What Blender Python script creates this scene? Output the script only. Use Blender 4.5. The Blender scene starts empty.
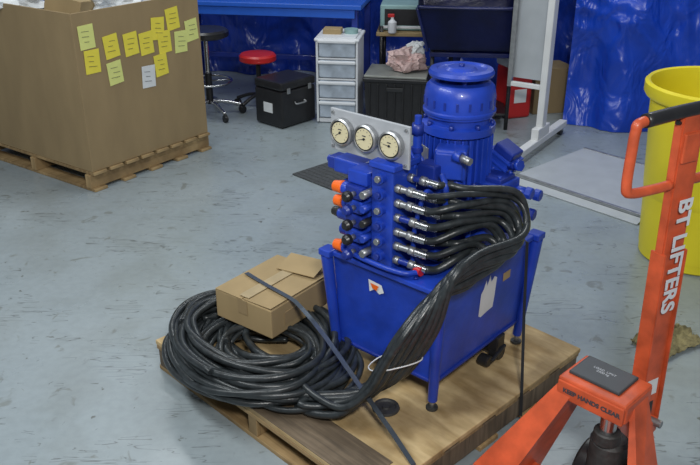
import bpy, bmesh, math, random
from mathutils import Vector, Matrix, noise
R=random.Random(7)
sc=bpy.context.scene
sc.view_settings.view_transform='Standard'
# ---------------------------------------------------------------- materials
def newmat(name):
    m=bpy.data.materials.new(name);m.use_nodes=True
    nt=m.node_tree;b=nt.nodes['Principled BSDF'];return m,nt,b
def M(name,col,rough=.5,metal=0,var=.12,scale=12,bump=0,bscale=60,coat=0):
    m,nt,b=newmat(name)
    b.inputs['Roughness'].default_value=rough;b.inputs['Metallic'].default_value=metal
    b.inputs['Coat Weight'].default_value=coat
    tc=nt.nodes.new('ShaderNodeTexCoord')
    n=nt.nodes.new('ShaderNodeTexNoise');n.inputs['Scale'].default_value=scale;n.inputs['Detail'].default_value=5
    nt.links.new(tc.outputs['Object'],n.inputs['Vector'])
    r=nt.nodes.new('ShaderNodeValToRGB')
    r.color_ramp.elements[0].position=.3;r.color_ramp.elements[1].position=.7
    r.color_ramp.elements[0].color=tuple(c*(1-var) for c in col)+(1,)
    r.color_ramp.elements[1].color=tuple(min(1,c*(1+var)) for c in col)+(1,)
    nt.links.new(n.outputs['Fac'],r.inputs['Fac']);nt.links.new(r.outputs['Color'],b.inputs['Base Color'])
    if bump:
        n2=nt.nodes.new('ShaderNodeTexNoise');n2.inputs['Scale'].default_value=bscale;n2.inputs['Detail'].default_value=4
        nt.links.new(tc.outputs['Object'],n2.inputs['Vector'])
        bp=nt.nodes.new('ShaderNodeBump');bp.inputs['Strength'].default_value=bump;bp.inputs['Distance'].default_value=.01
        nt.links.new(n2.outputs['Fac'],bp.inputs['Height']);nt.links.new(bp.outputs['Normal'],b.inputs['Normal'])
    return m
BLUE=M('blue_paint',(.012,.048,.40),.40,0,.25,9,.12,40,coat=.15)
BLUE2=M('blue_paint_dark',(.009,.028,.25),.42,0,.2,9,.1,40,coat=.12)
SILV=M('galvanised_steel',(.36,.37,.38),.4,.75,.2,30)
CHROME=M('chrome',(.55,.55,.56),.25,1,.1,20)
GREYP=M('panel_grey',(.42,.44,.47),.45,.2,.08,20)
BLACK=M('black_rubber',(.018,.019,.021),.5,0,.3,30,.15,120)
HOSE=M('hose_rubber',(.024,.029,.032),.33,0,.4,40,.1,150)
BLKP=M('black_plastic',(.016,.016,.018),.35,0,.2,20)
ORCAP=M('orange_cap',(.85,.14,.01),.4,0,.08)
ORP=M('orange_paint',(.54,.088,.030),.45,0,.28,14,.08,50,coat=.1)
YEL=M('yellow_plastic',(.78,.66,.02),.42,0,.06,5)
CREAM=M('gauge_face',(.62,.56,.36),.4,0,.03)
BRASS=M('brass',(.55,.42,.2),.3,.8,.1)
WHITE=M('white_paint',(.68,.69,.70),.45,0,.06,8)
WPL=M('white_plastic',(.68,.70,.73),.4,0,.05,8)
CLEAR=M('clear_drawer',(.42,.48,.56),.25,0,.25,12)
RED=M('red_plastic',(.5,.02,.02),.35,0,.08)
TEAL=M('teal_enamel',(.25,.40,.40),.5,0,.08)
PINK=M('pink_bag',(.62,.44,.42),.35,0,.3,14,.6,25)
NAVY=M('navy_vinyl',(.006,.011,.08),.3,0,.4,5,.6,9)
TABLE=M('blue_bench_top',(.02,.11,.55),.35,0,.05)
MAT=M('dark_mat',(.06,.065,.07),.8,0,.3,60,.6,90)
PLATE=M('steel_plate',(.42,.45,.48),.5,.1,.06,8)
STICKY=M('sticky_yellow',(.80,.68,.07),.7,0,.04)
STICKY2=M('sticky_pale',(.70,.73,.24),.7,0,.04)
INK=M('ink',(.05,.05,.06),.6,0,0)
PAPER=M('white_paper',(.68,.70,.71),.7,0,.05)
TAN=M('tan_cloth',(.20,.17,.08),.9,0,.5,30,.6,60)
GREEN=M('green_label',(.15,.6,.12),.5,0,.05)
DIRT=M('dark_iron',(.05,.05,.05),.6,.3,.3,30,.4,50)
STRAP=M('strap_black',(.03,.032,.036),.3,.2,.1)
STRAPG=M('strap_steel',(.14,.17,.21),.25,.7,.1)
def cardboard(name,col):
    m,nt,b=newmat(name);b.inputs['Roughness'].default_value=.8
    tc=nt.nodes.new('ShaderNodeTexCoord');mp=nt.nodes.new('ShaderNodeMapping');mp.inputs['Scale'].default_value=(3,3,1)
    n=nt.nodes.new('ShaderNodeTexNoise');n.inputs['Scale'].default_value=2.5;n.inputs['Detail'].default_value=8
    nt.links.new(tc.outputs['Object'],mp.inputs['Vector']);nt.links.new(mp.outputs['Vector'],n.inputs['Vector'])
    r=nt.nodes.new('ShaderNodeValToRGB');r.color_ramp.elements[0].position=.3;r.color_ramp.elements[1].position=.7
    r.color_ramp.elements[0].color=tuple(c*.88 for c in col)+(1,);r.color_ramp.elements[1].color=tuple(c*1.06 for c in col)+(1,)
    nt.links.new(n.outputs['Fac'],r.inputs['Fac']);nt.links.new(r.outputs['Color'],b.inputs['Base Color'])
    return m
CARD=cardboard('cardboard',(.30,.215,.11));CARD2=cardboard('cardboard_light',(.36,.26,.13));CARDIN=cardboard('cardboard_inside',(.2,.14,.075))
def wood(name,c1,c2,sc_=(2,30,2),stain=.35):
    m,nt,b=newmat(name);b.inputs['Roughness'].default_value=.7
    tc=nt.nodes.new('ShaderNodeTexCoord');mp=nt.nodes.new('ShaderNodeMapping');mp.inputs['Scale'].default_value=sc_
    n=nt.nodes.new('ShaderNodeTexNoise');n.inputs['Scale'].default_value=2;n.inputs['Detail'].default_value=8;n.inputs['Distortion'].default_value=.6
    nt.links.new(tc.outputs['Object'],mp.inputs['Vector']);nt.links.new(mp.outputs['Vector'],n.inputs['Vector'])
    r=nt.nodes.new('ShaderNodeValToRGB');r.color_ramp.elements[0].position=.32;r.color_ramp.elements[1].position=.68
    r.color_ramp.elements[0].color=c1+(1,);r.color_ramp.elements[1].color=c2+(1,)
    nt.links.new(n.outputs['Fac'],r.inputs['Fac'])
    n2=nt.nodes.new('ShaderNodeTexNoise');n2.inputs['Scale'].default_value=5;n2.inputs['Detail'].default_value=8
    nt.links.new(tc.outputs['Object'],n2.inputs['Vector'])
    r2=nt.nodes.new('ShaderNodeValToRGB');r2.color_ramp.elements[0].position=.4;r2.color_ramp.elements[1].position=.6
    r2.color_ramp.elements[0].color=(1-stain,1-stain*1.05,1-stain*1.1,1);r2.color_ramp.elements[1].color=(1,1,1,1)
    nt.links.new(n2.outputs['Fac'],r2.inputs['Fac'])
    mx=nt.nodes.new('ShaderNodeMixRGB');mx.blend_type='MULTIPLY';mx.inputs[0].default_value=1
    nt.links.new(r.outputs['Color'],mx.inputs[1]);nt.links.new(r2.outputs['Color'],mx.inputs[2]);nt.links.new(mx.outputs[0],b.inputs['Base Color'])
    return m
PLY=wood('plywood',(.36,.24,.10),(.66,.50,.27),(2,9,2),.42)
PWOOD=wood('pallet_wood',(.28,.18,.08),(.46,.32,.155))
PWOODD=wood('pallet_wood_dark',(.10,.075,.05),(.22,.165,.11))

def floormat():
    m,nt,b=newmat('painted_concrete')
    tc=nt.nodes.new('ShaderNodeTexCoord')
    def N(s,d,dist=0,sx=(1,1,1),lo=(0,0,0)):
        mp=nt.nodes.new('ShaderNodeMapping');mp.inputs['Scale'].default_value=sx;mp.inputs['Location'].default_value=lo
        nt.links.new(tc.outputs['Object'],mp.inputs['Vector'])
        n=nt.nodes.new('ShaderNodeTexNoise');n.inputs['Scale'].default_value=s;n.inputs['Detail'].default_value=d;n.inputs['Distortion'].default_value=dist
        nt.links.new(mp.outputs['Vector'],n.inputs['Vector']);return n
    def ramp(src,p0,p1,c0,c1):
        r=nt.nodes.new('ShaderNodeValToRGB');r.color_ramp.elements[0].position=p0;r.color_ramp.elements[1].position=p1
        r.color_ramp.elements[0].color=c0;r.color_ramp.elements[1].color=c1;nt.links.new(src,r.inputs['Fac']);return r
    def mul(a,b_):
        x=nt.nodes.new('ShaderNodeMixRGB');x.blend_type='MULTIPLY';x.inputs[0].default_value=1
        nt.links.new(a,x.inputs[1]);nt.links.new(b_,x.inputs[2]);return x.outputs[0]
    base=ramp(N(.9,4).outputs['Fac'],.3,.7,(.27,.32,.345,1),(.33,.38,.405,1))
    fine=ramp(N(30,8).outputs['Fac'],.35,.6,(.93,.93,.93,1),(1,1,1,1))
    grime=ramp(N(2.6,8,.8,(1,1,1),(5,2,0)).outputs['Fac'],.34,.55,(.90,.89,.87,1),(1,1,1,1))
    stains=ramp(N(9,8,1.2).outputs['Fac'],.30,.36,(.74,.71,.66,1),(1,1,1,1))
    specks=ramp(N(26,4,.6,(1,1,1),(3,7,0)).outputs['Fac'],.26,.31,(.48,.45,.40,1),(1,1,1,1))
    def scratch(rot,sc1,w,seed,sy=8,dark=.62):
        mp=nt.nodes.new('ShaderNodeMapping');mp.inputs['Rotation'].default_value=(0,0,rot);mp.inputs['Scale'].default_value=(.6,sy,1);mp.inputs['Location'].default_value=(seed,seed,0)
        nt.links.new(tc.outputs['Object'],mp.inputs['Vector'])
        v=nt.nodes.new('ShaderNodeTexNoise');v.inputs['Scale'].default_value=sc1;v.inputs['Detail'].default_value=2
        nt.links.new(mp.outputs['Vector'],v.inputs['Vector'])
        mt=nt.nodes.new('ShaderNodeMath');mt.operation='SUBTRACT';mt.inputs[1].default_value=.5;nt.links.new(v.outputs['Fac'],mt.inputs[0])
        ab=nt.nodes.new('ShaderNodeMath');ab.operation='ABSOLUTE';nt.links.new(mt.outputs[0],ab.inputs[0])
        msk=N(3.2,4,0,(1,1,1),(seed,0,0))
        mr=ramp(msk.outputs['Fac'],.5,.6,(1,1,1,1),(0,0,0,1))
        ad=nt.nodes.new('ShaderNodeMath');ad.operation='ADD';nt.links.new(ab.outputs[0],ad.inputs[0]);nt.links.new(mr.outputs['Color'],ad.inputs[1])
        return ramp(ad.outputs[0],0,w,(dark,dark*.97,dark*.94,1),(1,1,1,1))
    c=mul(base.outputs['Color'],fine.outputs['Color']);c=mul(c,stains.outputs['Color']);c=mul(c,grime.outputs['Color']);c=mul(c,specks.outputs['Color'])
    for (a,s_,w_,sd,sy,dk) in ((.5,2.6,.009,3,6,.48),(-.7,3.0,.009,9,6,.5),(1.3,5,.014,15,4,.5),(.1,6,.014,21,4,.5)):
        c=mul(c,scratch(a,s_,w_,sd,sy,dk).outputs['Color'])
    nt.links.new(c,b.inputs['Base Color'])
    rr=ramp(N(3,6).outputs['Fac'],.3,.7,(.24,.24,.24,1),(.42,.42,.42,1));nt.links.new(rr.outputs['Color'],b.inputs['Roughness'])
    bp=nt.nodes.new('ShaderNodeBump');bp.inputs['Strength'].default_value=.08;bp.inputs['Distance'].default_value=.01
    nt.links.new(N(40,4).outputs['Fac'],bp.inputs['Height']);nt.links.new(bp.outputs['Normal'],b.inputs['Normal'])
    return m
def tarpmat(name,c0,c1,st=.35):
    m,nt,b=newmat(name);b.inputs['Roughness'].default_value=.28
    tc=nt.nodes.new('ShaderNodeTexCoord')
    n=nt.nodes.new('ShaderNodeTexNoise');n.inputs['Scale'].default_value=3;n.inputs['Detail'].default_value=6
    nt.links.new(tc.outputs['Object'],n.inputs['Vector'])
    r=nt.nodes.new('ShaderNodeValToRGB');r.color_ramp.elements[0].position=.3;r.color_ramp.elements[1].position=.7
    r.color_ramp.elements[0].color=c0+(1,);r.color_ramp.elements[1].color=c1+(1,)
    nt.links.new(n.outputs['Fac'],r.inputs['Fac']);nt.links.new(r.outputs['Color'],b.inputs['Base Color'])
    mp=nt.nodes.new('ShaderNodeMapping');mp.inputs['Scale'].default_value=(1,1,.6)
    nt.links.new(tc.outputs['Object'],mp.inputs['Vector'])
    v=nt.nodes.new('ShaderNodeTexNoise');v.inputs['Scale'].default_value=7;v.inputs['Detail'].default_value=2;v.inputs['Distortion'].default_value=1.0
    nt.links.new(mp.outputs['Vector'],v.inputs['Vector'])
    bp=nt.nodes.new('ShaderNodeBump');bp.inputs['Strength'].default_value=st;bp.inputs['Distance'].default_value=.06
    nt.links.new(v.outputs['Fac'],bp.inputs['Height']);nt.links.new(bp.outputs['Normal'],b.inputs['Normal'])
    return m
TARP=tarpmat('tarp_bright',(.006,.045,.40),(.012,.075,.62),.5);TARPD=tarpmat('tarp_dark',(.004,.02,.18),(.007,.035,.32),.4)

# ---------------------------------------------------------------- builders
def link(o):
    sc.collection.objects.link(o);return o
def mkobj(name,bm,mat,parent=None):
    me=bpy.data.meshes.new(name);bm.normal_update();bm.to_mesh(me);bm.free()
    if mat:me.materials.append(mat)
    o=link(bpy.data.objects.new(name,me))
    if parent:o.parent=parent
    return o
def catmull(pts,n=8,closed=False):
    P=[Vector(p) for p in pts];out=[];N=len(P)
    for i in range(N if closed else N-1):
        if closed:a,b,c,d=P[(i-1)%N],P[i],P[(i+1)%N],P[(i+2)%N]
        else:
            b,c=P[i],P[i+1];a=P[i-1] if i else b*2-c;d=P[i+2] if i+2<N else c*2-b
        for k in range(n):
            t=k/n;out.append(.5*((2*b)+(-a+c)*t+(2*a-5*b+4*c-d)*t*t+(-a+3*b-3*c+d)*t**3))
    if not closed:out.append(P[-1])
    return out
def tube_bm(bm,P,r,seg=8,closed=False):
    N=len(P);rings=[];up=None
    for i in range(N):
        if closed:T=(P[(i+1)%N]-P[i-1]).normalized()
        else:T=(P[min(i+1,N-1)]-P[max(i-1,0)]).normalized()
        if up is None:
            up=Vector((0,0,1)) if abs(T.z)<.9 else Vector((1,0,0))
        up=(up-T*up.dot(T)).normalized();s=T.cross(up)
        rings.append([bm.verts.new(P[i]+(up*math.cos(2*math.pi*k/seg)+s*math.sin(2*math.pi*k/seg))*r) for k in range(seg)])
    for i in range(N if closed else N-1):
        A=rings[i];B=rings[(i+1)%N]
        for k in range(seg):
            f=bm.faces.new((A[k],A[(k+1)%seg],B[(k+1)%seg],B[k]));f.smooth=True
    if not closed:
        bm.faces.new(rings[0][::-1]);bm.faces.new(rings[-1])
class G:
    def __init__(s,name,loc=(0,0,0),rot=0):
        s.e=link(bpy.data.objects.new(name,None));s.e.location=loc;s.e.rotation_euler=(0,0,rot);s.e.empty_display_size=.1
    def box(s,name,c,size,mat,rot=(0,0,0),bev=.004,seg=2):
        bm=bmesh.new();bmesh.ops.create_cube(bm,size=1)
        for v in bm.verts:v.co=Vector((v.co.x*size[0],v.co.y*size[1],v.co.z*size[2]))
        bev=min(bev,min(size)*.4)
        if bev>0:bmesh.ops.bevel(bm,geom=bm.edges[:],offset=bev,segments=seg,profile=.5,affect='EDGES')
        o=mkobj(name,bm,mat,s.e);o.location=c;o.rotation_euler=rot;return o
    def cyl(s,name,p1,p2,r1,mat,r2=None,seg=20,bev=0):
        p1=Vector(p1);p2=Vector(p2);r2=r1 if r2 is None else r2
        d=p2-p1;L=d.length
        pr=[(r1,0),(r2,L)]
        if bev:pr=[(r1-bev,0),(r1,bev),(r2,L-bev),(r2-bev,L)]
        return s.lathe(name,p1,pr,mat,d,seg,smooth=True)
    def lathe(s,name,c,prof,mat,axis=(0,0,1),seg=28,smooth=True,cap=True):
        bm=bmesh.new();rings=[]
        for r,z in prof:rings.append([bm.verts.new((max(r,1e-4)*math.cos(2*math.pi*k/seg),max(r,1e-4)*math.sin(2*math.pi*k/seg),z)) for k in range(seg)])
        for a,b in zip(rings,rings[1:]):
            for k in range(seg):
                f=bm.faces.new((a[k],a[(k+1)%seg],b[(k+1)%seg],b[k]));f.smooth=smooth
        if cap:bm.faces.new(rings[0][::-1]);bm.faces.new(rings[-1])
        bm.normal_update()
        for e in bm.edges:
            if len(e.link_faces)==2 and e.calc_face_angle(0)>.6:e.smooth=False
        o=mkobj(name,bm,mat,s.e);o.location=c
        o.rotation_mode='QUATERNION';o.rotation_quaternion=Vector((0,0,1)).rotation_difference(Vector(axis).normalized());return o
    def tube(s,name,pts,r,mat,n=8,seg=8,closed=False,raw=False):
        bm=bmesh.new();P=[Vector(p) for p in pts] if raw else catmull(pts,n,closed)
        tube_bm(bm,P,r,seg,closed);return mkobj(name,bm,mat,s.e)
    def mesh(s,name,V,F,mat,smooth=False):
        bm=bmesh.new();vs=[bm.verts.new(v) for v in V]
        for f in F:
            ff=bm.faces.new([vs[i] for i in f]);ff.smooth=smooth
        bmesh.ops.recalc_face_normals(bm,faces=bm.faces[:])
        return mkobj(name,bm,mat,s.e)
    def prism(s,name,poly,y0,y1,mat,axis='y',bev=0):
        n=len(poly)
        def pt(a,z,y):
            return (a,y,z) if axis=='y' else ((y,a,z) if axis=='x' else (a,z,y))
        V=[pt(a,z,y0) for a,z in poly]+[pt(a,z,y1) for a,z in poly]
        F=[list(range(n)),list(range(2*n-1,n-1,-1))]+[[i,(i+1)%n,n+(i+1)%n,n+i] for i in range(n)]
        return s.mesh(name,V,F,mat)
    def text(s,name,body,mat,size,mw,ext=.0004,bold=0):
        cu=bpy.data.curves.new(name,'FONT');cu.body=body;cu.size=size;cu.extrude=ext;cu.align_x='CENTER';cu.align_y='CENTER';cu.offset=bold
        t=link(bpy.data.objects.new(name+'_tmp',cu));bpy.context.view_layer.update()
        me=bpy.data.meshes.new_from_object(t.evaluated_get(bpy.context.evaluated_depsgraph_get()))
        bpy.data.objects.remove(t);me.materials.clear();me.materials.append(mat)
        o=link(bpy.data.objects.new(name,me));o.parent=s.e;o.matrix_local=mw;return o
def basis(x,y,z,o):
    m=Matrix.Identity(4)
    for i,v in enumerate((x,y,z)):
        v=Vector(v).normalized()
        for k in range(3):m[k][i]=v[k]
    for k in range(3):m[k][3]=o[k]
    return m
def crumple(g,name,c,size,mat,amp=.25,seed=0,sub=4):
    bm=bmesh.new();bmesh.ops.create_icosphere(bm,subdivisions=sub,radius=1)
    for v in bm.verts:
        n_=noise.noise(v.co*1.8+Vector((seed,0,0)))+.6*noise.noise(v.co*4.5+Vector((0,seed,0)))
        v.co*=1+amp*n_;v.co=Vector((v.co.x*size[0],v.co.y*size[1],max(v.co.z,-.75)*size[2]))
    for f in bm.faces:f.smooth=False
    o=mkobj(name,bm,mat,g.e);o.location=c;return o

# ---------------------------------------------------------------- room
def plane(name,x0,x1,y0,y1,z,mat):
    bm=bmesh.new();vs=[bm.verts.new(p) for p in((x0,y0,z),(x1,y0,z),(x1,y1,z),(x0,y1,z))];bm.faces.new(vs);return mkobj(name,bm,mat)
plane('floor',-5,5,-2,7.6,0,floormat())
WALLM=M('wall_paint',(.45,.47,.48),.8,0,.05,3)
def wallbox(name,c,size):
    bm=bmesh.new();bmesh.ops.create_cube(bm,size=1)
    for v in bm.verts:v.co=Vector((v.co.x*size[0],v.co.y*size[1],v.co.z*size[2]))+Vector(c)
    return mkobj(name,bm,WALLM)
wallbox('wall_back',(0,7.65,1.6),(10,.1,3.2));wallbox('wall_right',(5.05,2.8,1.6),(.1,9.7,3.2));wallbox('wall_left',(-5.05,2.8,1.6),(.1,9.7,3.2))
def tarp(name,p0,p1,h,mat,amp=.06,freq=7,seed=0,nx=220,nz=140,cr=1):
    p0=Vector(p0);p1=Vector(p1);d=p1-p0;L=d.length;d.normalize();nrm=Vector((d.y,-d.x,0))
    bm=bmesh.new();g=[]
    for j in range(nz+1):
        row=[];z=h*j/nz
        for i in range(nx+1):
            u=L*i/nx
            o=amp*math.sin(u*freq+1.2*math.sin(u*2.3+seed)+.9*noise.noise(Vector((u,z*1.1,seed))))
            o+=amp*.8*noise.noise(Vector((u*3.3,z*1.5,seed+4)))
            w=Vector((u*2.8+z*1.0,z*1.7-u*.6,seed+9));w+=Vector((noise.noise(w*.7),noise.noise(w*.7+Vector((5,5,5))),0))*.8
            o+=cr*.040*(1-abs(noise.noise(w))*2.2)+cr*.012*(1-abs(noise.noise(w*2.3))*2)
            fl=max(0,.25-z)*.25*(1+noise.noise(Vector((u*5,0,seed))))
            q=p0+d*u+nrm*(o+fl);row.append(bm.verts.new((q.x,q.y,z+.004)))
        g.append(row)
    for j in range(nz):
        for i in range(nx):
            f=bm.faces.new((g[j][i],g[j][i+1],g[j+1][i+1],g[j+1][i]));f.smooth=True
    return mkobj(name,bm,mat)
tarp('blue_tarp_curtain',(-3.2,7.3,0),(1.7,7.2,0),2.5,TARPD,.06,6,1,300)
tarp('blue_tarp_curtain.001',(1.57,5.70,0),(3.7,5.04,0),2.5,TARP,.045,5.5,5,cr=1.3)
tarp('blue_tarp_curtain.002',(.95,6.88,0),(1.85,6.50,0),2.5,TARPD,.05,8,11)

# ---------------------------------------------------------------- gaylord box on pallet
g=G('shipping_pallet',(-1.476,4.294,0),math.radians(54.5))
X,Y=.96,1.15
for i,yy in enumerate((.05,Y/2,Y-.05)): g.box(f'stringer_{i}',(X/2,yy,.058),(X,.045,.08),PWOOD,bev=.002)
for i in range(8): g.box(f'deck_board_{i}',(.06+i*(X-.12)/7,Y/2,.108),(.095,Y,.018),PWOOD,bev=.002)
for i in range(5): g.box(f'bottom_board_{i}',(.05+i*(X-.1)/4,Y/2,.0095),(.09,Y,.017),PWOOD,bev=.002)
g=G('cardboard_bulk_box',(-1.476,4.294,0),math.radians(54.5))
x0,x1,y0,y1,z0,z1,t=.015,.945,.015,1.13,.118,1.01,.012
g.box('side_front',((x0+x1)/2,y0+t/2,(z0+z1)/2),(x1-x0,t,z1-z0),CARD,bev=.002)
g.box('side_back',((x0+x1)/2,y1-t/2,(z0+z1)/2),(x1-x0,t,z1-z0),CARD,bev=.002)
g.box('side_left',(x0+t/2,(y0+y1)/2,(z0+z1)/2),(t,y1-y0-2*t,z1-z0),CARD,bev=.002)
g.box('side_right',(x1-t/2,(y0+y1)/2,(z0+z1)/2),(t,y1-y0-2*t,z1-z0),CARD,bev=.002)
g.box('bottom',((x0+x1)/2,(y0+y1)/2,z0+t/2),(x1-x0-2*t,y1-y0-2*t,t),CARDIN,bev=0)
crumple(g,'packing_fill',(.48,.57,.86),(.4,.5,.18),M('packing_film',(.5,.55,.62),.3,0,.4,12,.5,20),.3,2,5)
crumple(g,'packing_paper',(.20,.75,1.0),(.17,.3,.10),PAPER,.5,5)
crumple(g,'packing_paper_2',(.50,.3,.99),(.2,.18,.10),PAPER,.5,8)
crumple(g,'packing_blue_film',(.33,.5,1.0),(.14,.14,.10),TABLE,.5,12,3)
g.box('loose_carton',(.24,.30,1.0),(.2,.22,.1),CARD2,rot=(.2,.1,.4))
g.box('loose_blue_box',(.5,.62,1.02),(.2,.15,.1),TABLE,rot=(.1,.2,.9))
notes=[(.06,.877,0),(.08,.74,1),(.245,.65,0),(.24,.80,1),(.40,.79,1),(.53,.775,1),(.64,.845,1),(.69,.76,1),(.78,.885,1),(.84,.74,0),(.95,.795,0),(.52,.58,2),(.64,.63,1)]
for i,(s_,z,k) in enumerate(notes):
    a=R.uniform(-.12,.12);w,h=.10,.13
    m_=(STICKY2,STICKY,PAPER)[k]
    cx=x0+s_*(x1-x0-.06)+.03
    g.box(f'sticky_note_{i}',(cx,y0-.0035,z),(w,.0015,h),m_,rot=(.02,a,0),bev=0)
    for k2 in range(3):
        g.box(f'note_writing_{i}_{k2}',(cx+R.uniform(-.01,.01),y0-.0055,z+.03-k2*.028),(w*R.uniform(.3,.6),.001,.002),INK,rot=(.02,a+.1,0),bev=0)

# ---------------------------------------------------------------- background furniture
g=G('workbench',(-.62,6.42,0),math.radians(-10))
g.box('top',(0,0,.775),(1.55,.72,.035),TABLE,bev=.006)
g.box('front_rail',(0,-.33,.725),(1.45,.03,.06),TABLE)
for i,(a,b) in enumerate(((-.72,-.3),(.72,-.3),(-.72,.3),(.72,.3))): g.box(f'leg_{i}',(a,b,.378),(.045,.045,.756),BLUE2)
g.box('lower_rail',(0,.3,.25),(1.45,.03,.04),BLUE2)
def stool(name,loc,h,r,seat,base,spr=.24,nleg=5):
    g=G(name,loc,.3)
    g.lathe('seat',(0,0,h-.06),[(r*.85,0),(r,.012),(r,.045),(r*.9,.06),(0,.062)],seat)
    g.cyl('column',(0,0,.09),(0,0,h-.06),.018,base);g.cyl('column_sleeve',(0,0,.09),(0,0,h*.5),.027,BLKP)
    for i in range(nleg):
        a=2*math.pi*i/nleg;c_,s_=math.cos(a),math.sin(a)
        g.tube(f'base_arm_{i}',[(0,0,.11),(spr*.5*c_,spr*.5*s_,.095),(spr*c_,spr*s_,.06)],.014,base)
        g.cyl(f'caster_{i}',(spr*c_-.012*s_,spr*s_+.012*c_,.028),(spr*c_+.012*s_,spr*s_-.012*c_,.028),.028,BLKP,seg=14)
    if h>.6:
        P=[(.17*math.cos(a*math.pi/8),.17*math.sin(a*math.pi/8),.26) for a in range(16)]
        g.tube('foot_ring',P,.009,base,n=2,closed=True)
        for i in range(3):
            a=2*math.pi*i/3;g.cyl(f'ring_spoke_{i}',(0,0,.26),(.17*math.cos(a),.17*math.sin(a),.26),.006,base,seg=8)
stool('swivel_stool',(-1.05,5.86,0),.64,.17,BLKP,CHROME)
stool('swivel_stool.001',(-.70,6.06,0),.42,.14,RED,BLKP,.19)
g=G('tool_case',(-.478,5.50,0),math.radians(48))
g.box('body',(.155,.13,.14),(.34,.28,.26),BLKP,bev=.012);g.box('lid',(.155,.13,.305),(.345,.285,.06),BLKP,bev=.015)
g.box('foot_strip',(.155,.13,.006),(.3,.24,.012),BLACK,bev=.002)
for i,a in enumerate((.05,.26)): g.box(f'latch_{i}',(a,-.016,.27),(.03,.01,.04),SILV,bev=.003)
g.tube('handle',[(.11,-.015,.18),(.11,-.035,.17),(.20,-.035,.17),(.20,-.015,.18)],.006,SILV)
g.box('label',(-.018,.13,.14),(.004,.09,.07),PAPER,bev=0)
g=G('plastic_drawer_tower',(-.07,5.80,0),math.radians(-8))
W,D=.30,.34
for s_ in(-1,1): g.box(f'side_{s_}',(s_*(W/2-.008),0,.31),(.016,D,.60),WPL)
g.box('top',(0,0,.605),(W+.02,D+.02,.022),WPL,bev=.008);g.box('back',(0,D/2-.008,.31),(W-.032,.012,.58),WPL);g.box('bottom',(0,0,.02),(W-.032,D-.03,.03),WPL)
for i in range(4):
    z=.105+i*.147
    g.box(f'drawer_{i}',(0,-.01,z),(W-.04,D-.03,.125),CLEAR,bev=.008);g.box(f'drawer_lip_{i}',(0,-D/2-.008,z+.05),(W-.03,.022,.022),WPL,bev=.006)
    g.box(f'shelf_{i}',(0,0,z+.073),(W-.032,D-.02,.012),WPL,bev=.002)
g.box('tape_roll_box',(-.05,-.02,.64),(.13,.1,.045),CARD2);g.cyl('tape_roll',(.08,0,.617),(.08,0,.655),.05,TEAL)
g=G('storage_crate',(.345,5.70,0),math.radians(-10))
g.prism('body',[(-.20,.0),(.20,.0),(.22,.35),(-.22,.35)],-.17,.17,BLKP)
g.box('rim',(0,0,.345),(.46,.38,.03),BLKP,bev=.008);g.box('lid',(0,0,.368),(.44,.36,.016),M('lid_grey',(.25,.26,.24),.4),bev=.005)
for i in range(7): g.box(f'rib_{i}',(-.18+.06*i,-.176,.17),(.012,.012,.3),BLKP,bev=.003)
g.box('handle_slot',(0,-.18,.28),(.12,.01,.03),BLACK)
g=G('plastic_bag',(.40,5.70,.378),0)
crumple(g,'bag_body',(0,0,.075),(.14,.10,.09),PINK,.45,3);crumple(g,'bag_knot',(.06,.0,.15),(.07,.05,.05),PAPER,.5,6,3)
g=G('utility_cart',(.53,6.36,0),math.radians(-6))
for i,(a,b) in enumerate(((-.27,-.2),(.27,-.2),(-.27,.2),(.27,.2))):
    g.cyl(f'post_{i}',(a,b,.05),(a,b,.60),.014,BLKP,seg=10);g.cyl(f'wheel_{i}',(a-.012,b,.03),(a+.012,b,.03),.03,BLACK)
for i,z in enumerate((.12,.54)): g.box(f'shelf_{i}',(0,0,z),(.62,.44,.03),BLKP if i==0 else CARD2,bev=.006)
g=G('bench_instrument',(.46,6.32,.556),math.radians(-6))
g.box('housing',(-.05,.02,.10),(.34,.26,.19),TEAL,bev=.01);g.box('dark_opening_panel',(-.05,-.113,.105),(.27,.006,.12),BLKP,bev=.002);g.box('bezel',(-.05,-.114,.03),(.30,.006,.02),WPL)  # black panel paints in the dark of the housing's opening
g.box('side_unit',(.21,0,.07),(.15,.2,.13),M('unit_grey',(.35,.4,.42),.5),bev=.008)
for i in range(3): g.cyl(f'knob_{i}',(.17+.035*i,-.1,.06),(.17+.035*i,-.12,.06),.012,BLKP)
g=G('spray_bottle',(.32,6.155,.556),0)
g.lathe('body',(0,0,0),[(.03,0),(.033,.01),(.033,.08),(.012,.10),(.012,.115),(0,.116)],WPL,seg=20);g.box('trigger_head',(-.01,0,.128),(.05,.02,.025),RED)
# padded navy bin on stand
g=G('covered_parts_bin',(.86,5.70,0),math.radians(-6))
V=[(-.30,-.22,.56),(.30,-.22,.56),(.33,.26,.60),(-.33,.26,.60),(-.38,-.30,.86),(.38,-.30,.86),(.38,.32,1.05),(-.38,.32,1.05)]
bm=bmesh.new();vs=[bm.verts.new(v) for v in V]
for f in((3,2,1,0),(0,1,5,4),(1,2,6,5),(2,3,7,6),(3,0,4,7)):bm.faces.new([vs[i] for i in f])
bmesh.ops.solidify(bm,geom=bm.faces[:],thickness=.03);bmesh.ops.recalc_face_normals(bm,faces=bm.faces[:])
bmesh.ops.bevel(bm,geom=bm.edges[:],offset=.012,segments=2,affect='EDGES')
mkobj('padded_shell',bm,NAVY,g.e)
for s_ in(-1,1):
    g.tube(f'seam_piping_{s_}',[(s_*.305,-.235,.56),(s_*.345,-.275,.71),(s_*.385,-.315,.86)],.010,NAVY)
g.tube('rim_piping',[(-.385,-.315,.865),(0,-.32,.862),(.385,-.315,.865)],.012,NAVY)
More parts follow.
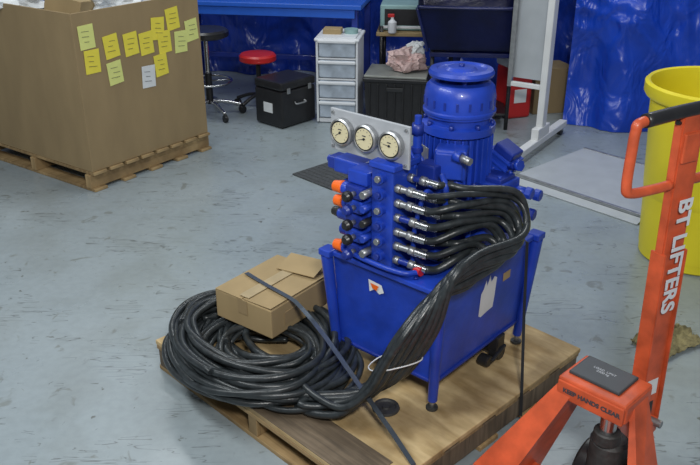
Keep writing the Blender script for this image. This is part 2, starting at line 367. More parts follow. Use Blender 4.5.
for i,(a,b) in enumerate(((-.27,-.18),(.27,-.18),(-.27,.2),(.27,.2))): g.cyl(f'stand_leg_{i}',(a,b,0),(a,b,.57),.014,BLKP,seg=10)
g.box('stand_frame',(0,0,.53),(.58,.42,.03),NAVY);g.box('stand_shelf',(0,.02,.10),(.54,.36,.02),BLKP)
# white rolling frame
g=G('rolling_rack',(1.24,5.03,0),math.atan2(1.0,.658))
g.box('foot_rail',(-.07,0,.075),(1.08,.055,.045),WHITE,bev=.006)
for i,a in enumerate((-.56,.42)):
    g.cyl(f'caster_{i}',(a,-.014,.03),(a,.014,.03),.03,BLACK);g.box(f'caster_fork_{i}',(a,0,.048),(.03,.04,.03),SILV)
g.box('post',(.02,0,1.05),(.075,.045,1.91),WHITE,bev=.006);g.box('brace_plate',(.02,0,.13),(.2,.05,.08),WHITE)
g.box('thin_post',(.02,.24,1.2),(.03,.03,1.6),SILV,bev=.003);g.box('cross_bar',(.02,.13,1.98),(.05,.3,.05),WHITE);g.box('cross_bar_low',(.02,.13,.42),(.03,.25,.03),WHITE)
g.box('side_panel',(.05,.13,1.18),(.006,.21,1.45),PLATE,bev=.001)
g=G('drink_cooler',(1.22,5.86,0),math.radians(20))
g.box('body',(0,0,.19),(.2,.2,.38),RED,bev=.02);g.box('lid',(0,0,.41),(.215,.215,.07),WPL,bev=.02);g.tube('handle',[(-.1,0,.39),(-.08,-.02,.47),(.08,-.02,.47),(.1,0,.39)],.008,WPL)
g.box('label',(0,-.102,.17),(.1,.004,.1),PAPER,bev=.001)
g=G('cardboard_carton',(1.50,6.02,0),math.radians(12))
g.box('body',(0,0,.17),(.3,.26,.34),CARD,bev=.004);g.box('tape',(0,0,.3415),(.05,.262,.003),CARD2,bev=0)
for s_ in(-1,1): g.box(f'top_flap_{s_}',(0,s_*.066,.343),(.3,.128,.004),CARD,rot=(s_*-.04,0,0),bev=.001)
g=G('rubber_mat',(-.02,4.66,0),math.radians(44))
g.box('sheet',(0,0,.005),(.58,.36,.009),MAT,bev=.003)
for i in range(14): g.box(f'ridge_{i}',(-.26+.04*i,0,.0105),(.012,.33,.003),MAT,bev=.001)
g=G('floor_scale_platform',(.994,4.501,0),math.radians(-48))
g.box('deck',(.42,.37,.03),(.84,.74,.012),PLATE,bev=.003);g.box('base',(.42,.37,.013),(.81,.71,.024),SILV,bev=.003)
for s_ in(0,1): g.box(f'edge_trim_{s_}',(.42,.01+.72*s_,.034),(.84,.02,.012),SILV,bev=.003)
g.box('ramp_lip',(.42,-.03,.012),(.84,.06,.008),PLATE,rot=(.28,0,0),bev=.002)
g=G('plastic_drum_bin',(1.665,3.50,0),0)
zs=1.05
g.lathe('shell',(0,0,0),[(r,z*zs) for r,z in [(.23,0),(.245,.01),(.262,.3),(.268,.31),(.272,.34),(.29,.6),(.297,.62),(.30,.72),(.302,.74),(.325,.745),(.335,.76),(.335,.80),(.325,.81),(.312,.805),(.30,.77),(.285,.6),(.25,.05),(0,.04)]],YEL,seg=48,cap=False)
g.box('green_label',(-.09,-.275,.64),(.09,.01,.07),GREEN,rot=(-.05,0,-.32),bev=.001)

# ---------------------------------------------------------------- main pallet
PR=math.atan2(-.714,.70)
g=G('wooden_pallet',(-.725,2.53,0),PR)
LX,LY=1.14,1.08
g.box('plywood_sheet',(LX/2,LY/2,.121),(LX,LY,.018),PLY,bev=.003)
for i in range(6): g.box(f'deck_board_{i}',(LX/2,.06+i*(LY-.12)/5,.103),(LX-.01,.12,.017),PWOOD,bev=.002)
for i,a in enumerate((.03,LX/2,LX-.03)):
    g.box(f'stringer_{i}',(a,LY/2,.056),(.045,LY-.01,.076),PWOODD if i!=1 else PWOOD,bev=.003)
for i in range(5): g.box(f'bottom_board_{i}',(LX/2,.055+i*(LY-.11)/4,.009),(LX,.10,.017),PWOOD,bev=.002)
g.box('splinter_board',(.80,.07,.1315),(.55,.14,.004),PWOODD,bev=.001)

# ---------------------------------------------------------------- hydraulic power unit
O=Vector((-.06,2.39,0));A=math.atan2(-.66,.75)
g=G('hydraulic_power_unit',O,A)
TW,TD=.44,.55
def ring(z,i,):return [(i,i,z),(TW-i,i,z),(TW-i,TD-i,z),(i,TD-i,z)]
bm=bmesh.new();a=[bm.verts.new(v) for v in ring(.225,.018)];b=[bm.verts.new(v) for v in ring(.56,0)]
bm.faces.new(a[::-1]);bm.faces.new(b)
for i in range(4):bm.faces.new((a[i],a[(i+1)%4],b[(i+1)%4],b[i]))
bmesh.ops.bevel(bm,geom=bm.edges[:],offset=.006,segments=2,affect='EDGES');mkobj('tank',bm,BLUE,g.e)
g.box('tank_lid',(TW/2,TD/2,.568),(TW+.03,TD+.03,.018),BLUE,bev=.004)
g.box('tank_base_rim',(TW/2,TD/2,.228),(TW-.02,TD-.02,.012),BLUE2)
for i,(a,b) in enumerate(((0,0),(TW,0),(TW,TD),(0,TD))):
    sx=-1 if a==0 else 1;sy=-1 if b==0 else 1
    g.cyl(f'leg_{i}',(a-sx*.015,b-sy*.012,.165),(a+sx*.012,b+sy*.012,.555),.016,BLUE,.021,seg=14)
    g.cyl(f'leg_foot_{i}',(a-sx*.016,b-sy*.012,.131),(a-sx*.016,b-sy*.012,.17),.008,SILV,seg=10)
    g.cyl(f'leg_pad_{i}',(a-sx*.016,b-sy*.012,.131),(a-sx*.016,b-sy*.012,.139),.02,DIRT,seg=14)
    g.box(f'leg_top_{i}',(a+sx*.008,b+sy*.008,.568),(.05,.05,.024),BLUE)
for i in range(6): g.cyl(f'lid_bolt_{i}',(.02+i*.08,.012,.577),(.02+i*.08,.012,.585),.007,BLUE2,seg=6)
g.mesh('torn_sticker',[(.16,-.001,.52),(.215,-.001,.515),(.225,-.0005,.49),(.205,.0005,.478),(.185,.0005,.49),(.165,.0,.475)],[(0,1,2,3,4,5)],PAPER)
g.mesh('torn_sticker_red',[(.17,-.0035,.51),(.205,-.0035,.508),(.195,-.002,.488),(.178,-.002,.492)],[(0,1,2,3)],ORCAP)
def fx(z):return TW-.018*(.56-z)/.335+.0015
g.mesh('torn_label',[(fx(z),y,z) for y,z in ((.245,.46),(.258,.475),(.268,.505),(.278,.48),(.29,.515),(.302,.485),(.318,.50),(.335,.49),(.335,.42),(.332,.375),(.30,.372),(.26,.365),(.245,.375))],[list(range(13))],PAPER)
g.box('label_patch',(fx(.47)+.0005,.40,.47),(.001,.045,.03),CARD2,bev=0)
# manifold
g.box('manifold_block',(.205,.065,.742),(.085,.12,.33),BLUE,bev=.005)
g.box('manifold_cap',(.205,.065,.915),(.10,.13,.02),BLUE)
for i in range(6):
    z=.62+i*.052
    g.cyl(f'port_ring_{i}',(.205,.005,z),(.205,-.012,z),.017,BLUE,seg=16);g.cyl(f'port_plug_{i}',(.205,-.01,z),(.205,-.022,z),.011,SILV if i%2 else BLUE2,seg=6)
g.box('valve_subplate',(.13,.075,.72),(.07,.10,.28),BLUE,bev=.005)
rows=[.605,.657,.708,.758,.805]
for i,z in enumerate(rows):
    g.box(f'valve_body_{i}',(.10,.03,z),(.07,.075,.042),BLUE if i%2 else BLUE2,bev=.005)
    yy=(.0,.02,.02,.01,.01)[i]
    tip=(.055,.03,.02,.05,.045)[i]
    g.cyl(f'solenoid_{i}',(.068,yy,z),(tip,yy,z),.021,BLUE,seg=18,bev=.003)
    if i in(0,3,4): g.cyl(f'orange_cap_{i}',(tip,yy,z),(tip-.038,yy-.004,z-.003),.022,ORCAP,.018,seg=16,bev=.003)
    elif i==2: g.cyl(f'black_cap_{i}',(tip,yy,z),(tip-.03,yy-.002,z),.018,BLKP,.014,seg=16,bev=.003)
    g.cyl(f'knob_stem_{i}',(.105,-.008,z),(.105,-.03,z),.009,SILV,seg=10)
    g.lathe(f'black_knob_{i}',(.105,-.028,z),[(.010,0),(.018,.006),(.018,.02),(.012,.028),(0,.03)],BLKP if i in(1,2,4) else BLUE2,(0,-1,0),seg=16)
    g.cyl(f'cartridge_{i}',(.155,.022,z+.012),(.155,-.03,z+.012),.013,(SILV,BLUE,BLKP,BLUE,SILV)[i],seg=6)
g.box('valve_body_top',(.10,.05,.85),(.08,.08,.045),BLUE,bev=.005)
g.box('pilot_valve',(.01,.10,.845),(.12,.07,.05),BLUE,bev=.006);g.box('pilot_valve_end',(-.065,.10,.845),(.035,.06,.042),BLUE2,bev=.006)
g.cyl('pilot_neck',(-.082,.10,.845),(-.10,.10,.845),.012,BLUE,seg=12)
g.box('pilot_valve_2',(.03,.11,.775),(.10,.06,.045),BLUE2,bev=.006)
g.box('lower_block',(.06,.10,.63),(.10,.10,.09),BLUE,bev=.006)
g.tube('drain_pipe',[(.05,.0,.595),(.16,-.02,.597),(.30,-.02,.599),(.34,.02,.597)],.009,BLUE)
g.cyl('red_plug',(.325,.03,.60),(.35,.027,.60),.015,RED,seg=14)
# gauge panel
gp=(.12,.045,.977)
g.box('gauge_panel',gp,(.315,.010,.135),GREYP,bev=.003)
g.box('gauge_bracket',(.20,.065,.93),(.05,.04,.06),BLUE)
for i in range(4): g.cyl(f'panel_screw_{i}',(gp[0]+(.145 if i%2 else -.145),.041,gp[2]+(.055 if i<2 else -.055)),(gp[0]+(.145 if i%2 else -.145),.035,gp[2]+(.055 if i<2 else -.055)),.005,SILV,seg=8)
for i in range(3):
    x=.022+i*.098;z=.979
    g.lathe(f'gauge_body_{i}',(x,.04,z),[(.042,0),(.044,.004),(.044,.02),(.039,.024),(.037,.020),(0,.0195)],SILV,(0,-1,0),seg=32)
    g.lathe(f'gauge_black_ring_{i}',(x,.0205,z),[(.0375,0),(.0375,.0015),(0,.0016)],BLKP,(0,-1,0),seg=32)
    g.lathe(f'gauge_face_{i}',(x,.0195,z),[(.033,0),(.033,.0015),(0,.0016)],CREAM,(0,-1,0),seg=32)
    for k in range(11):
        a=math.radians(-45+k*27);g.box(f'tick_{i}_{k}',(x+.028*math.cos(a),.0173,z+.028*math.sin(a)),(.004,.0006,.0012),INK,rot=(0,-a,0),bev=0)
    g.box(f'gauge_logo_{i}',(x,.0173,z+.010),(.014,.0006,.003),INK,bev=0)
    a=math.radians(215-20*i);g.box(f'needle_{i}',(x+.008*math.cos(a),.0168,z+.008*math.sin(a)),(.028,.0008,.0015),INK,rot=(0,-a,0),bev=0)
    g.cyl(f'needle_hub_{i}',(x,.0178,z),(x,.0155,z),.004,BLKP,seg=10)
    g.cyl(f'gauge_stem_{i}',(x,.05,z),(x,.075,z),.012,BRASS,seg=8)
    g.tube(f'gauge_line_{i}',[(x,.07,z),(x,.10,z-.01),(x+.03,.11,.90),(.18+.015*i,.10,.86),(.19+.015*i,.09,.84)],.005,BLUE)
# motor
mx,my=.242,.346
g.lathe('bell_housing',(mx,my,.575),[(.11,0),(.11,.018),(.085,.022),(.08,.10),(.095,.15),(.122,.165),(.122,.20)],BLUE,seg=32)
g.lathe('motor_body',(mx,my,.775),[(.122,0),(.122,.022),(.098,.027),(.098,.18),(.118,.186),(.118,.21),(.100,.216),(.100,.235),(.112,.24),(.112,.255)],BLUE,seg=36)
for i in range(30):
    a=2*math.pi*i/30;g.box(f'motor_fin_{i}',(mx+.104*math.cos(a),my+.104*math.sin(a),.88),(.022,.005,.15),BLUE,rot=(0,0,a),bev=0)
for i in range(8):
    a=2*math.pi*(i+.5)/8
    g.cyl(f'flange_bolt_{i}',(mx+.109*math.cos(a),my+.109*math.sin(a),.797),(mx+.109*math.cos(a),my+.109*math.sin(a),.81),.009,BLUE2,seg=6)
    g.cyl(f'shield_bolt_{i}',(mx+.109*math.cos(a),my+.109*math.sin(a),.985),(mx+.109*math.cos(a),my+.109*math.sin(a),1.0),.008,BLUE2,seg=6)
g.lathe('fan_cowl',(mx,my,1.02),[(.100,0),(.117,.004),(.117,.012),(.113,.016),(.113,.062),(.108,.085),(.096,.097),(0,.099)],BLUE,seg=36)
for i in range(18):
    a=2*math.pi*i/18;g.box(f'cowl_slot_{i}',(mx+.110*math.cos(a),my+.110*math.sin(a),1.06),(.010,.008,.025),BLUE2,rot=(0,0,a),bev=.001)
for i in range(4):
    a=math.pi/4+i*math.pi/2;g.cyl(f'cap_post_{i}',(mx+.06*math.cos(a),my+.06*math.sin(a),1.11),(mx+.06*math.cos(a),my+.06*math.sin(a),1.14),.008,BLUE2,seg=8)
g.lathe('rain_cap',(mx,my,1.137),[(.090,0),(.102,.002),(.104,.010),(.099,.02),(.08,.023),(.074,.018),(.05,.018),(.04,.026),(0,.027)],BLUE,seg=40)
g.cyl('cap_bolt',(mx,my,1.16),(mx,my,1.172),.01,BLUE2,seg=6)
g.box('nameplate',(mx-.055,my-.103,.88),(.05,.004,.07),SILV,rot=(0,0,-.5),bev=.001)
g.box('terminal_box',(mx+.065,my-.125,.895),(.10,.075,.10),BLUE,rot=(0,0,.45),bev=.008)
g.box('terminal_box_lid',(mx+.081,my-.162,.895),(.085,.014,.085),BLUE,rot=(0,0,.45),bev=.005)
g.cyl('terminal_gland',(mx+.085,my-.15,.84),(mx+.085,my-.15,.81),.014,SILV,seg=8)
# front pump/filter assembly
g.box('pump_block',(.275,.185,.70),(.09,.09,.24),BLUE,bev=.006)
g.box('relief_block',(.27,.165,.86),(.07,.06,.08),BLUE2,bev=.006)
g.cyl('relief_stem',(.225,.15,.88),(.225,.15,.99),.014,BLUE,seg=12);g.cyl('relief_collar',(.225,.15,.93),(.225,.15,.945),.019,BLUE2,seg=12);g.cyl('relief_nut',(.225,.15,.985),(.225,.15,1.02),.020,BLUE2,seg=6);g.cyl('relief_knob',(.225,.15,1.02),(.225,.15,1.045),.011,BLUE,seg=12)
g.cyl('side_fitting_body',(.345,.18,.935),(.37,.18,.935),.018,BLUE,seg=6);g.cyl('side_fitting',(.365,.18,.935),(.405,.175,.93),.013,SILV,seg=6)
g.tube('pipe_a',[(.235,.15,.88),(.225,.10,.90),(.23,.07,.86),(.23,.07,.83)],.008,BLUE)
g.tube('pipe_b',[(.31,.14,.80),(.32,.07,.84),(.30,.05,.72),(.29,.06,.60)],.008,BLUE)
g.tube('pipe_c',[(.33,.21,.84),(.38,.22,.80),(.385,.22,.68),(.38,.22,.58)],.009,BLUE)
g.tube('pipe_d',[(.14,.14,.86),(.15,.22,.90),(.20,.24,.84),(.23,.21,.78)],.008,BLUE)
g.tube('pipe_e',[(.33,.14,.88),(.36,.12,.85),(.35,.14,.76),(.33,.17,.72)],.010,BLUE)
g.tube('pipe_f',[(.20,.12,.92),(.16,.14,.95),(.15,.19,.93),(.16,.22,.86),(.16,.22,.70)],.007,BLUE)
g.cyl('filter_bowl',(.375,.30,.575),(.375,.30,.73),.045,BLUE,seg=24,bev=.006);g.box('filter_head',(.375,.30,.765),(.10,.10,.07),BLUE,bev=.008)
g.cyl('filter_port',(.42,.28,.77),(.46,.275,.77),.018,BLUE2,seg=8)
g.cyl('filler_cap',(.09,.30,.575),(.09,.30,.62),.035,BLKP,seg=20,bev=.005);g.cyl('breather',(.09,.45,.575),(.09,.45,.66),.03,BLUE,seg=20,bev=.005)
g.box('actuator_block',(.335,.47,.83),(.085,.08,.10),BLUE,rot=(0,.45,0),bev=.008)
g.box('actuator_cap',(.365,.465,.885),(.075,.07,.03),BLUE2,rot=(0,.45,0),bev=.006)
for i in range(4): g.box(f'actuator_rib_{i}',(.317+.012*i,.47,.795+.024*i),(.095,.09,.007),BLUE,rot=(0,.45,0),bev=.001)
g.cyl('actuator_port',(.38,.45,.84),(.42,.44,.85),.016,BLUE2,seg=8);g.cyl('actuator_plug',(.415,.44,.85),(.43,.437,.853),.02,BLUE,seg=6)
g.box('housing_bracket',(.31,.50,.74),(.07,.09,.14),BLUE2)
g.lathe('horizontal_pump',(.14,.44,.675),[(.05,0),(.072,.01),(.072,.20),(.088,.205),(.088,.23),(.065,.24),(.065,.29),(.045,.30),(0,.301)],BLUE,(1,0,0),seg=30)
for i in range(20):
    a=2*math.pi*i/20;g.box(f'pump_fin_{i}',(.24,.44+.077*math.cos(a),.675+.077*math.sin(a)),(.18,.004,.016),BLUE,rot=(a-math.pi/2,0,0),bev=0)
g.box('pump_manifold',(.36,.40,.75),(.12,.13,.11),BLUE,bev=.008)
g.box('pump_manifold_cover',(.365,.40,.81),(.09,.09,.02),BLUE2,bev=.004)
for i in range(4): g.cyl(f'cover_bolt_{i}',(.365+(.033 if i%2 else -.033),.40+(.033 if i<2 else -.033),.818),(.365+(.033 if i%2 else -.033),.40+(.033 if i<2 else -.033),.828),.007,BLUE,seg=6)
for i,(yy,z) in enumerate(((.36,.735),(.44,.765),(.47,.68),(.50,.74),(.42,.64))):
    g.cyl(f'end_fitting_{i}',(.40,yy,z),(.455,yy+.01,z-.003),.016,(SILV,BLUE,BLUE,BLUE,SILV)[i],seg=8);g.cyl(f'end_knob_{i}',(.45,yy+.01,z-.003),(.475,yy+.012,z-.004),.021,BLUE if i%2 else BLUE2,seg=8,bev=.004)
g.box('pump_cradle',(.25,.44,.59),(.2,.12,.03),BLUE2)
g.cyl('drain_valve',(.405,.40,.16),(.445,.40,.16),.028,BLKP,seg=20,bev=.004);g.box('drain_bracket',(.42,.40,.20),(.04,.05,.06),BLKP);g.box('drain_lever',(.455,.36,.185),(.012,.09,.012),BLKP,rot=(.3,0,0))
g.cyl('drain_pipe_elbow',(.30,.40,.165),(.41,.40,.165),.018,BLKP);g.cyl('drain_valve_2',(.40,.33,.155),(.44,.33,.155),.022,BLKP,seg=18,bev=.004)
# fittings
fit=[]
for i in range(6):
    for j in range(2):
        z=.612+i*.048+j*.017;y=.022+j*.062
        x=.247;e=R.uniform(-.006,.014)
        g.cyl(f'fitting_base_{i}_{j}',(x,y,z),(x+.02,y,z),.014,SILV,seg=6)
        g.cyl(f'fitting_mid_{i}_{j}',(x+.02,y,z),(x+.045+e,y+.004,z-.001),.010,BLUE2 if (i+j)%3==0 else SILV,seg=12)
        g.cyl(f'fitting_nut_{i}_{j}',(x+.042+e,y+.004,z-.001),(x+.062+e,y+.008,z-.003),.0148,SILV,seg=6)
        g.cyl(f'fitting_ferrule_{i}_{j}',(x+.062+e,y+.008,z-.003),(x+.10+e,y+.018,z-.008),.0128,CHROME,seg=14)
        fit.append(((x+.095+e,y+.017,z-.0075),i,j))
# ---------------------------------------------------------------- hoses
def loc2w(p):
    return Vector((O.x+math.cos(A)*p[0]-math.sin(A)*p[1],O.y+math.sin(A)*p[0]+math.cos(A)*p[1],p[2]))
gh=G('hydraulic_hose_bundle',(0,0,0),0)
ctr=Vector((-.325,2.41,0));da=Vector((-.70,.714,0));db=Vector((.714,.70,0))
hr=.0118
def coilpts(st,turns,c2,rb,layer,n,wob,r0=1):
    out=[]
    for q2 in range(int(turns*12)):
        th=st-(q2/12)*2*math.pi
        rr=r0*(1+rb-.05*(q2/12)+.05*math.sin(th*2+wob*3)+.03*R.uniform(-1,1))
        P=c2+da*(.355*rr*math.cos(th))+db*(.27*rr*math.sin(th))
        z=.143+hr+.080*abs(math.sin(n*1.7+q2*.35))*layer+.012*(q2/12)
        out.append(Vector((P.x,P.y,max(.1455,z))))
    return out
for n,(p,i,j) in enumerate(fit):
    s=loc2w(p);o1=R.uniform(-1,1);o2=R.uniform(-1,1);o3=R.uniform(-1,1);o4=R.uniform(-1,1)
    f_=i/5
    pts=[s,s+Vector((.04,.01,-.004))]
    ex=.385+.12*f_+.014*j+.016*o1
    lane=(2*((5-i)*2+(1-j))/11-1)+.12*o4
    pts.append(Vector((.335+.02*f_,2.215+.02*j+.01*f_,.630+.043*i+.008*o2)))
    pts.append(Vector((ex,2.27+.03*f_+.016*o1,.630+.036*i+.008*j+.014*o2)))
    pts.append(Vector((ex+.045,2.25+.03*f_+.014*o2,.600+.028*i+.008*j+.010*o3)))
    pts.append(Vector((ex+.015,2.18+.02*f_+.016*o3,.598+.020*i+.006*j+.006*abs(o1))))
    pts.append(Vector((.345+.03*f_,2.10-.016*j+.008*o4,.604+.020*i+.006*o2)))
    q=-lane*.064
    pts.append(Vector((.265+q*.5,2.04-.020*j-.012*f_,.587+.016*i)))
    pts.append(Vector((.20+q,2.01+q*.6-.030*j,.50+.02*f_+.01*o1)))
    pts.append(Vector((.155+q,2.04+q*.65-.028*j+.008*o1,.39)))
    pts.append(Vector((.105+q*.95+.006*o3,2.07+q*.65-.026*j+.008*o2,.27+.01*j)))
    pts.append(Vector((.01+q*.8,2.075+q,.185+.024*j)))
    turns=2.5+.7*R.random()
    c2=ctr+Vector((R.uniform(-.03,.03),R.uniform(-.03,.03),0))
    pts+=coilpts(math.pi+.35,turns,c2,R.uniform(-.07,.04),R.random(),n,o1)
    gh.tube(f'hose_{n}',pts,hr*R.choice((.85,1,1,1.1)),HOSE,n=6,seg=8)
for n in range(13):
    c2=ctr+Vector((R.uniform(-.04,.09),R.uniform(-.10,.05),0))
    pts=coilpts(R.uniform(0,6.28),1.3+R.random()*1.2,c2,0,R.uniform(.3,1),n+20,R.uniform(-1,1),R.uniform(.45,.92))
    gh.tube(f'loose_hose_{n}',pts,hr*R.choice((.85,1,1.1)),HOSE,n=6,seg=8)
gh.tube('cable_tie',[(.125,1.985,.375),(.07,2.02,.345),(.06,2.08,.325),(.11,2.13,.33),(.20,2.12,.36),(.215,2.02,.385)],.0022,WPL,closed=True)

# small carton on coil
g=G('cardboard_box',(-.275,2.585,.236),math.atan2(-.6,.8))
bw,bd,bh=.27,.345,.112
g.box('body',(0,0,bh/2),(bw,bd,bh),CARD2,bev=.004)
g.box('flap_left',(-.068,-.005,bh+.0025),(.13,bd-.008,.003),CARD2,rot=(0,.0,0),bev=.001)
g.box('flap_right',(.067,0,bh+.005),(.13,bd-.004,.003),CARD2,rot=(0,-.03,0),bev=.001)
g.box('end_flap',(.03,.12,bh+.026),(bw-.10,.10,.004),CARD2,rot=(.24,-.05,.08),bev=.001)
g.box('seam_tape',(0,-.02,bh+.009),(.045,bd-.06,.001),M('tape',(.42,.33,.19),.3),bev=0)
g.box('end_tape',(0,-bd/2-.001,bh*.75),(.045,.002,bh*.5),CARD,bev=0)
g.box('label',(bw/2+.001,-.06,.05),(.002,.09,.05),CARD,bev=0)
def ribbon(g,name,pts,w,side,mat,n=6):
    P=catmull(pts,n);side=Vector(side).normalized()*w/2;V=[]
    F=[]
    for p in P:V+= [p-side,p+side]
    V2=[v+Vector((0,0,.0015)) for v in V]
    k=len(V);VV=V+V2
    for i in range(len(P)-1):
        a=2*i;F.append((a,a+1,a+3,a+2));F.append((k+a,k+a+2,k+a+3,k+a+1));F.append((a,a+2,k+a+2,k+a));F.append((a+1,k+a+1,k+a+3,a+3))
    g.mesh(name,VV,F,mat)
g=G('steel_strapping',(0,0,0),0)
ribbon(g,'strap_run',[(-.385,2.63,.358),(-.30,2.53,.361),(-.21,2.43,.366),(-.165,2.375,.355),(-.08,2.26,.31),(.06,2.03,.23),(.185,1.84,.142),(.20,1.818,.08)],.017,(.8,.6,0),STRAPG,2)
g=G('plastic_strapping',(0,0,0),0)
ribbon(g,'strap_run',[(.56,2.50,.585),(.60,2.44,.575),(.585,2.32,.36),(.572,2.19,.138),(.575,2.183,.05)],.011,(.7,-.5,0),STRAP,1)
g=G('rubber_plug_disc',(.117,2.115,.131),0)
g.lathe('ring',(0,0,0),[(.042,0),(.045,.004),(.043,.011),(.034,.012),(.030,.007),(.014,.007),(.012,.012),(0,.012)],DIRT,seg=28)
g=G('work_rag',(1.27,2.70,0),.5)
bm=bmesh.new();nx,ny=30,22;gr=[]
for j in range(ny+1):
    row=[]
    for i in range(nx+1):
        u=i/nx-.5;v=j/ny-.5;sx=1+.25*noise.noise(Vector((u*3,v*3,2)))
        row.append(bm.verts.new((u*.26*sx,v*.15*sx,.012+.03*abs(noise.noise(Vector((u*5,v*6,1))))+.012*noise.noise(Vector((u*14,v*14,3))))))
    gr.append(row)
for j in range(ny):
    for i in range(nx):
        f=bm.faces.new((gr[j][i],gr[j][i+1],gr[j+1][i+1],gr[j+1][i]));f.smooth=True
mkobj('cloth',bm,TAN,g.e)

# ---------------------------------------------------------------- pallet jack
g=G('pallet_jack',(.339,1.445,0),math.radians(44.43))
cw=.02;zt=.425
def arm(nm,i0,o0,i1,o1,tb0,tb1,tt0,tt1):
    V=[(tb0,i0,.116),(tb0,o0,.116),(tt0,o1,zt),(tt0,i1,zt),(tb1,i0,.06),(tb1,o0,.06),(tt1,o1,zt),(tt1,i1,zt)]
    g.mesh(f'frame_arm_{nm}',V,[(0,1,2,3),(4,7,6,5),(1,5,6,2),(0,3,7,4),(2,6,7,3),(0,4,5,1)],ORP)
for s_ in(-1,1):
    w=cw+s_*.19;nm='far' if s_>0 else 'near'
    g.prism(f'fork_{nm}',[(-.62,.055),(-.58,.085),(.40,.115),(.46,.115),(.46,.05),(-.58,.05)],w-.075,w+.075,ORP)
    g.cyl(f'fork_roller_{nm}',(-.45,w-.03,.035),(-.45,w+.03,.035),.035,BLKP,seg=18)
arm('far',cw+.150,cw+.265,cw+.048,cw+.10,.32,.50,.47,.585)
arm('near',cw-.22,cw-.265,cw-.090,cw-.103,.32,.50,.51,.585)
g.box('head_plate',(.535,cw,zt+.010),(.15,.205,.022),ORP,bev=.006)
g.box('head_cover',(.545,cw+.012,zt+.025),(.11,.155,.010),M('dark_grey_cover',(.04,.045,.05),.45),bev=.004)
g.text('cover_label','LOAD  LIMIT\n2300 kg',GREYP,.012,basis((0,-1,0),(1,0,0),(0,0,1),(.55,cw+.015,zt+.0303)))
g.box('head_side',(.535,cw-.098,zt-.012),(.14,.014,.055),ORP,bev=.004)
g.box('front_lip',(.462,cw,zt-.016),(.012,.20,.055),ORP,bev=.003)
g.text('warning_text','KEEP HANDS CLEAR',INK,.019,basis((0,-1,0),(0,0,1),(-1,0,0),(.4550,cw-.005,zt-.014)),bold=.0008)
g.box('rear_skirt',(.612,cw,.38),(.014,.19,.10),ORP,bev=.004)
g.cyl('lift_ram',(.535,cw-.03,.22),(.535,cw-.03,.42),.024,CHROME);g.cyl('ram_collar',(.535,cw-.03,.25),(.535,cw-.03,.29),.038,DIRT,bev=.004)
g.cyl('ram_boot',(.535,cw-.03,.345),(.535,cw-.03,.365),.032,SILV,bev=.004)
g.cyl('pump_housing',(.56,cw-.03,.13),(.56,cw-.03,.25),.055,DIRT,seg=24,bev=.01)
g.box('pump_yoke',(.66,cw-.035,.215),(.20,.09,.05),ORP,bev=.006)
for s_ in(-1,1): g.cyl(f'steer_wheel_{s_}',(.60,cw-.035+s_*.045,.09),(.60,cw-.035+s_*.09,.09),.09,BLKP,seg=28,bev=.008)
g.box('axle_carrier',(.60,cw-.035,.11),(.08,.07,.07),DIRT)
g.cyl('pivot_pin',(.735,cw-.10,.235),(.735,cw+.04,.235),.012,SILV)
ha=math.radians(-14.4);hx=Vector((math.cos(ha),math.sin(ha),0))
B=Vector((.742,-.02,.20));T=Vector((.7255,-.004,.985));up=(T-B).normalized()
ny=up.cross(hx).normalized()
def hb(name,t0,t1,off,w,d,mat,bev=.004):
    a=B+(T-B)*t0;b=B+(T-B)*t1;c=(a+b)/2+hx*off;L=(b-a).length
    bm=bmesh.new();bmesh.ops.create_cube(bm,size=1)
    for v in bm.verts:v.co=Vector((v.co.x*w,v.co.y*d,v.co.z*L))
    bmesh.ops.bevel(bm,geom=bm.edges[:],offset=bev,segments=2,affect='EDGES')
    o=mkobj(name,bm,mat,g.e);o.matrix_local=basis(hx,ny,up,c);return o
hb('handle_shaft',0,1.24,0,.082,.03,ORP)
hb('handle_web_l',0,.75,-.041,.008,.05,ORP,.002);hb('handle_web_r',0,.75,.041,.008,.05,ORP,.002)
hb('shaft_decal',.15,.22,0,.045,.032,PAPER,.0005)
hb('shaft_slot',.03,.12,0,.03,.032,BLKP,.0005)
tc_=B+(T-B)*.735
g.text('shaft_lettering','BT LIFTERS',WPL,.072,basis(-up,hx,-ny,tc_-ny*.0265),bold=.002)
def L_(dx,dz): 
    q=T+hx*dx+Vector((0,0,dz));return tuple(q)
e_=.200
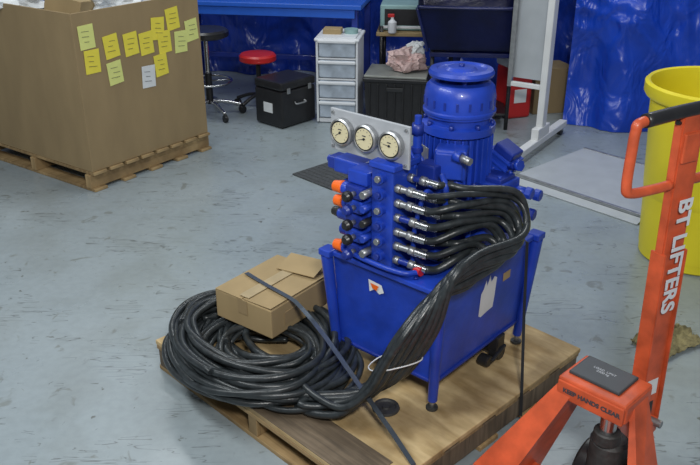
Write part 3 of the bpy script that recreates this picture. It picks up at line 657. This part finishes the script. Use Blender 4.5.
g.tube('handle_loop',[L_(-.035,0),L_(-.10,.0),L_(-e_+.018,.006),L_(-e_,.03),L_(-e_,.12),L_(-e_+.003,.17),L_(-e_+.018,.19),L_(-.06,.195),L_(.06,.195),L_(e_-.018,.19),L_(e_-.003,.17),L_(e_,.12),L_(e_,.03),L_(e_-.018,.006),L_(.10,0),L_(.035,0)],.0135,ORP,n=6,seg=10)
g.tube('grip',[L_(-e_+.03,.192),L_(-.05,.196),L_(.05,.196),L_(e_-.03,.192)],.018,BLKP,n=6,seg=12)
g.tube('release_lever',[L_(.0,.13),L_(-.02,.16),L_(-.05,.17)],.006,BLKP)
g.box('lever_housing',tuple(T+Vector((0,0,.10))),(.06,.04,.08),ORP,rot=(0,0,ha))

# ---------------------------------------------------------------- lights / camera
def area(name,loc,size,power,col=(1,1,1),tgt=(0,3,0)):
    l=bpy.data.lights.new(name,'AREA');l.shape='RECTANGLE';l.size=size[0];l.size_y=size[1];l.energy=power;l.color=col
    o=link(bpy.data.objects.new(name,l));o.location=loc
    o.rotation_euler=(Vector(tgt)-Vector(loc)).to_track_quat('-Z','Y').to_euler()
area('ceiling_fluorescent_a',(-1.8,1.8,3.2),(2.4,.4),66,(.95,.99,1),(-.9,2.4,0))
area('ceiling_fluorescent_b',(1.4,4.4,3.3),(2.4,.4),40,(.95,.99,1),(1,4.6,0))
area('ceiling_fluorescent_c',(-1.4,5.4,3.3),(2.4,.4),36,(.95,.99,1),(-1.2,5.6,0))
area('camera_flash_fill',(.25,-.2,2.4),(.35,.25),58,(1,.99,.96),(.1,2.8,.3))  # small lamp added above the camera for a frontal flash look, no ceiling tube
w=bpy.data.worlds.new('World');sc.world=w;w.use_nodes=True
w.node_tree.nodes['Background'].inputs[0].default_value=(.80,.9,1,1);w.node_tree.nodes['Background'].inputs[1].default_value=.18
cam=bpy.data.cameras.new('Camera');co=link(bpy.data.objects.new('Camera',cam));co.location=(0,0,1.75);co.rotation_euler=(math.radians(65),0,0)
cam.sensor_width=36;cam.lens=800/700*36;sc.camera=co
